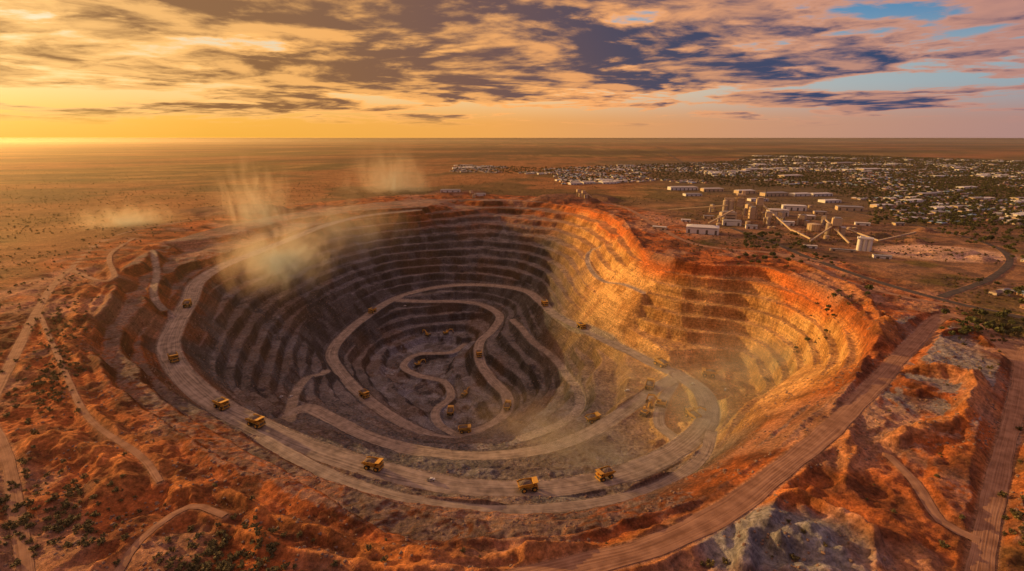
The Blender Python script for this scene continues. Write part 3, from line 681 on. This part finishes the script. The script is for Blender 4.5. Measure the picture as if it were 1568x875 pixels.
sep=N(nt,"ShaderNodeSeparateXYZ"); L(D,sep.inputs[0])
def M(op,a,b=None,cl=False):
    n_=N(nt,"ShaderNodeMath",operation=op); n_.use_clamp=cl
    for i,v in enumerate((a,b)):
        if v is None: continue
        if isinstance(v,(int,float)): n_.inputs[i].default_value=v
        else: L(v,n_.inputs[i])
    return n_.outputs[0]
def MR(x,a,b,c=0,d=1,st='SMOOTHSTEP'):
    n_=N(nt,"ShaderNodeMapRange"); n_.interpolation_type=st
    L(x,n_.inputs[0]); n_.inputs[1].default_value=a;n_.inputs[2].default_value=b;n_.inputs[3].default_value=c;n_.inputs[4].default_value=d
    return n_.outputs[0]
def MX(f,a,b):
    n_=N(nt,"ShaderNodeMixRGB")
    if isinstance(f,(int,float)): n_.inputs[0].default_value=f
    else: L(f,n_.inputs[0])
    for i,v in((1,a),(2,b)):
        if isinstance(v,tuple): n_.inputs[i].default_value=(*v,1)
        else: L(v,n_.inputs[i])
    return n_.outputs[0]
z=M('MAXIMUM',sep.outputs[2],0.0)
dp=N(nt,"ShaderNodeVectorMath",operation='DOT_PRODUCT'); L(D,dp.inputs[0]); dp.inputs[1].default_value=(math.sin(AZ),math.cos(AZ),0)
s=dp.outputs["Value"]
def ramp3(x,cols):
    n_=N(nt,"ShaderNodeValToRGB"); e=n_.color_ramp.elements
    while len(e)<len(cols): e.new(.5)
    for k,(p,c) in enumerate(cols): e[k].position=p; e[k].color=(*c,1)
    L(x,n_.inputs[0]); return n_.outputs[0]
s01=MR(s,-.4,1,0,1,'LINEAR')
hor=ramp3(s01,[(0,(.38,.24,.26)),(.35,(.66,.33,.19)),(.66,(.94,.42,.10)),(.9,(1.0,.47,.055)),(1,(1.1,.57,.08))])
mid=ramp3(s01,[(0,(.22,.36,.46)),(.3,(.44,.48,.48)),(.6,(.95,.64,.34)),(1,(1.0,.66,.25))])
top=ramp3(s01,[(0,(.035,.15,.36)),(.4,(.12,.32,.52)),(.7,(.46,.56,.58)),(1,(.95,.82,.58))])
g=MX(MR(z,.02,.085),hor,mid); g=MX(MR(z,.09,.2),g,top)
nis=N(nt,"ShaderNodeVectorMath",operation='SCALE'); L(sky.outputs[0],nis.inputs[0]); nis.inputs["Scale"].default_value=.1
base=MX(.1,g,nis.outputs[0])
dn_=M('ADD',z,.07); px=M('DIVIDE',sep.outputs[0],dn_); py=M('DIVIDE',sep.outputs[1],dn_)
def cloud(ox,oy,sc,det,seed,dist=.5,ro=.6):
    c=N(nt,"ShaderNodeCombineXYZ"); L(M('ADD',px,ox),c.inputs[0]); L(M('MULTIPLY',M('ADD',py,oy),1.1),c.inputs[1]); c.inputs[2].default_value=seed
    n_=N(nt,"ShaderNodeTexNoise"); n_.inputs["Scale"].default_value=sc; n_.inputs["Detail"].default_value=det; n_.inputs["Roughness"].default_value=ro; n_.inputs["Distortion"].default_value=dist
    L(c.outputs[0],n_.inputs["Vector"]); return n_.outputs["Fac"]
n_a=cloud(0,0,.55,10,9.7,.3,.58); n_b=cloud(-.28,.14,.55,10,9.7,.3,.58); n_c=cloud(0,0,3.0,7,7.0); n_d=cloud(0,0,.24,3,3.3)
dens=M('ADD',n_a,M('MULTIPLY',M('SUBTRACT',n_c,.5),.18))
dens=M('ADD',dens,M('MULTIPLY',M('SUBTRACT',n_d,.5),.45))
dens=M('ADD',dens,MR(z,.03,.16,-.02,.10,'LINEAR'))
mask=MR(dens,.465,.525); thick=MR(dens,.505,.60)
lit=MR(M('ADD',M('SUBTRACT',n_a,n_b),M('MULTIPLY',M('SUBTRACT',n_c,.5),-.16)),-.035,.10)
cl_l=ramp3(s01,[(0,(.42,.22,.22)),(.3,(.66,.31,.19)),(.55,(1.0,.43,.14)),(.8,(1.1,.52,.14)),(1,(1.1,.64,.22))])
cl_d=ramp3(s01,[(0,(.03,.06,.14)),(.3,(.035,.055,.13)),(.50,(.065,.058,.10)),(.68,(.17,.085,.07)),(.85,(.26,.12,.05)),(1,(.32,.155,.055))])
cc_=MX(M('MULTIPLY',thick,MR(lit,0,1,1,.2,'LINEAR')),cl_l,cl_d)
fade=MR(z,.012,.045)
fin=MX(M('MULTIPLY',mask,M('MULTIPLY',fade,.97)),base,cc_)
boost=MR(z,.28,.7,10.0,15.0,'LINEAR')  # overhead sky, out of view, brightened to add fill light in the pit
sc_=N(nt,"ShaderNodeVectorMath",operation='SCALE'); L(fin,sc_.inputs[0]); L(boost,sc_.inputs["Scale"])
L(sc_.outputs[0],bg.inputs[0])
# ---------------- haze and dust ----------------
def volmat(name,dens_,colr,an,noise=True,ns=1.5):
    m=bpy.data.materials.new(name); m.use_nodes=True; t=m.node_tree; t.nodes.clear(); o=N(t,"ShaderNodeOutputMaterial"); v=N(t,"ShaderNodeVolumeScatter")
    v.inputs["Color"].default_value=(*colr,1); v.inputs["Anisotropy"].default_value=an; v.inputs["Density"].default_value=dens_; t.links.new(v.outputs[0],o.inputs["Volume"])
    if noise:
        try: m.cycles.volume_step_rate=2.0
        except Exception: pass
        tc_=N(t,"ShaderNodeTexCoord"); no=N(t,"ShaderNodeTexNoise"); no.inputs["Scale"].default_value=ns; no.inputs["Detail"].default_value=4; no.inputs["Roughness"].default_value=.65; no.inputs["Distortion"].default_value=1.6
        mp=N(t,"ShaderNodeMapping"); mp.inputs["Scale"].default_value=(1.3,1,.5); mp.inputs["Location"].default_value=(ns*7,3,1)
        t.links.new(tc_.outputs["Object"],mp.inputs[0]); t.links.new(mp.outputs[0],no.inputs["Vector"])
        ln=N(t,"ShaderNodeVectorMath",operation='LENGTH'); t.links.new(tc_.outputs["Object"],ln.inputs[0])
        f1=N(t,"ShaderNodeMapRange"); f1.inputs[1].default_value=1; f1.inputs[2].default_value=0; f1.inputs[3].default_value=0;f1.inputs[4].default_value=1
        t.links.new(ln.outputs["Value"],f1.inputs[0])
        f2=N(t,"ShaderNodeMapRange"); f2.inputs[1].default_value=.35; f2.inputs[2].default_value=.65; f2.inputs[3].default_value=-.7; f2.inputs[4].default_value=.35; t.links.new(no.outputs["Fac"],f2.inputs[0])
        a=N(t,"ShaderNodeMath",operation='ADD'); t.links.new(f1.outputs[0],a.inputs[0]); t.links.new(f2.outputs[0],a.inputs[1])
        c0=N(t,"ShaderNodeMath",operation='MAXIMUM'); c0.inputs[1].default_value=0; t.links.new(a.outputs[0],c0.inputs[0])
        c1=N(t,"ShaderNodeMath",operation='MULTIPLY'); t.links.new(c0.outputs[0],c1.inputs[0]); t.links.new(f1.outputs[0],c1.inputs[1])
        d_=N(t,"ShaderNodeMath",operation='MULTIPLY'); d_.inputs[1].default_value=dens_*4; t.links.new(c1.outputs[0],d_.inputs[0]); t.links.new(d_.outputs[0],v.inputs["Density"])
    return m
bpy.ops.mesh.primitive_cube_add(size=1,location=(0,9000,-60)); hz_o=bpy.context.object; hz_o.name="haze"; hz_o.scale=(44000,34000,480)
hz_o.data.materials.append(volmat("atmospheric_haze",3.2e-5,(.95,.70,.42),.7,False))
DUST=[(430,415,-35,140,170,85,.0042,1.9),(395,350,-10,120,170,150,.0022,2.3),(195,352,-10,150,130,60,.0030,2.2),(600,305,-30,230,240,190,.0014,2.6),(520,375,-60,260,220,120,.0012,2.4),(1060,645,-112,240,120,55,.0026,2.6),(1150,580,-95,95,140,75,.0026,2.3),(870,695,-112,210,80,40,.0026,2.9)]
for k,(u,v,z_,rx,ry,rz_,dd,ns_) in enumerate(DUST):
    x,y,_=G(u,v,z_)
    bpy.ops.mesh.primitive_ico_sphere_add(subdivisions=3,radius=1,location=(x,y,z_+rz_*.3)); o=bpy.context.object; o.name="dust_cloud"; o.scale=(rx,ry,rz_); o.rotation_euler=(0,0,k*.35)
    o.data.materials.append(volmat("airborne_dust",dd*1.6,(1.0,.70,.46),.3,True,ns_))
cam=bpy.data.cameras.new("camera"); cam.lens=18; cam.sensor_width=36; cam.clip_start=1; cam.clip_end=300000
co_=bpy.data.objects.new("camera",cam); scene.collection.objects.link(co_); co_.location=(0,0,H); co_.rotation_euler=(math.radians(90)-PITCH,0,0); scene.camera=co_
scene.view_settings.view_transform='Standard'; scene.view_settings.look='None'; scene.view_settings.exposure=0
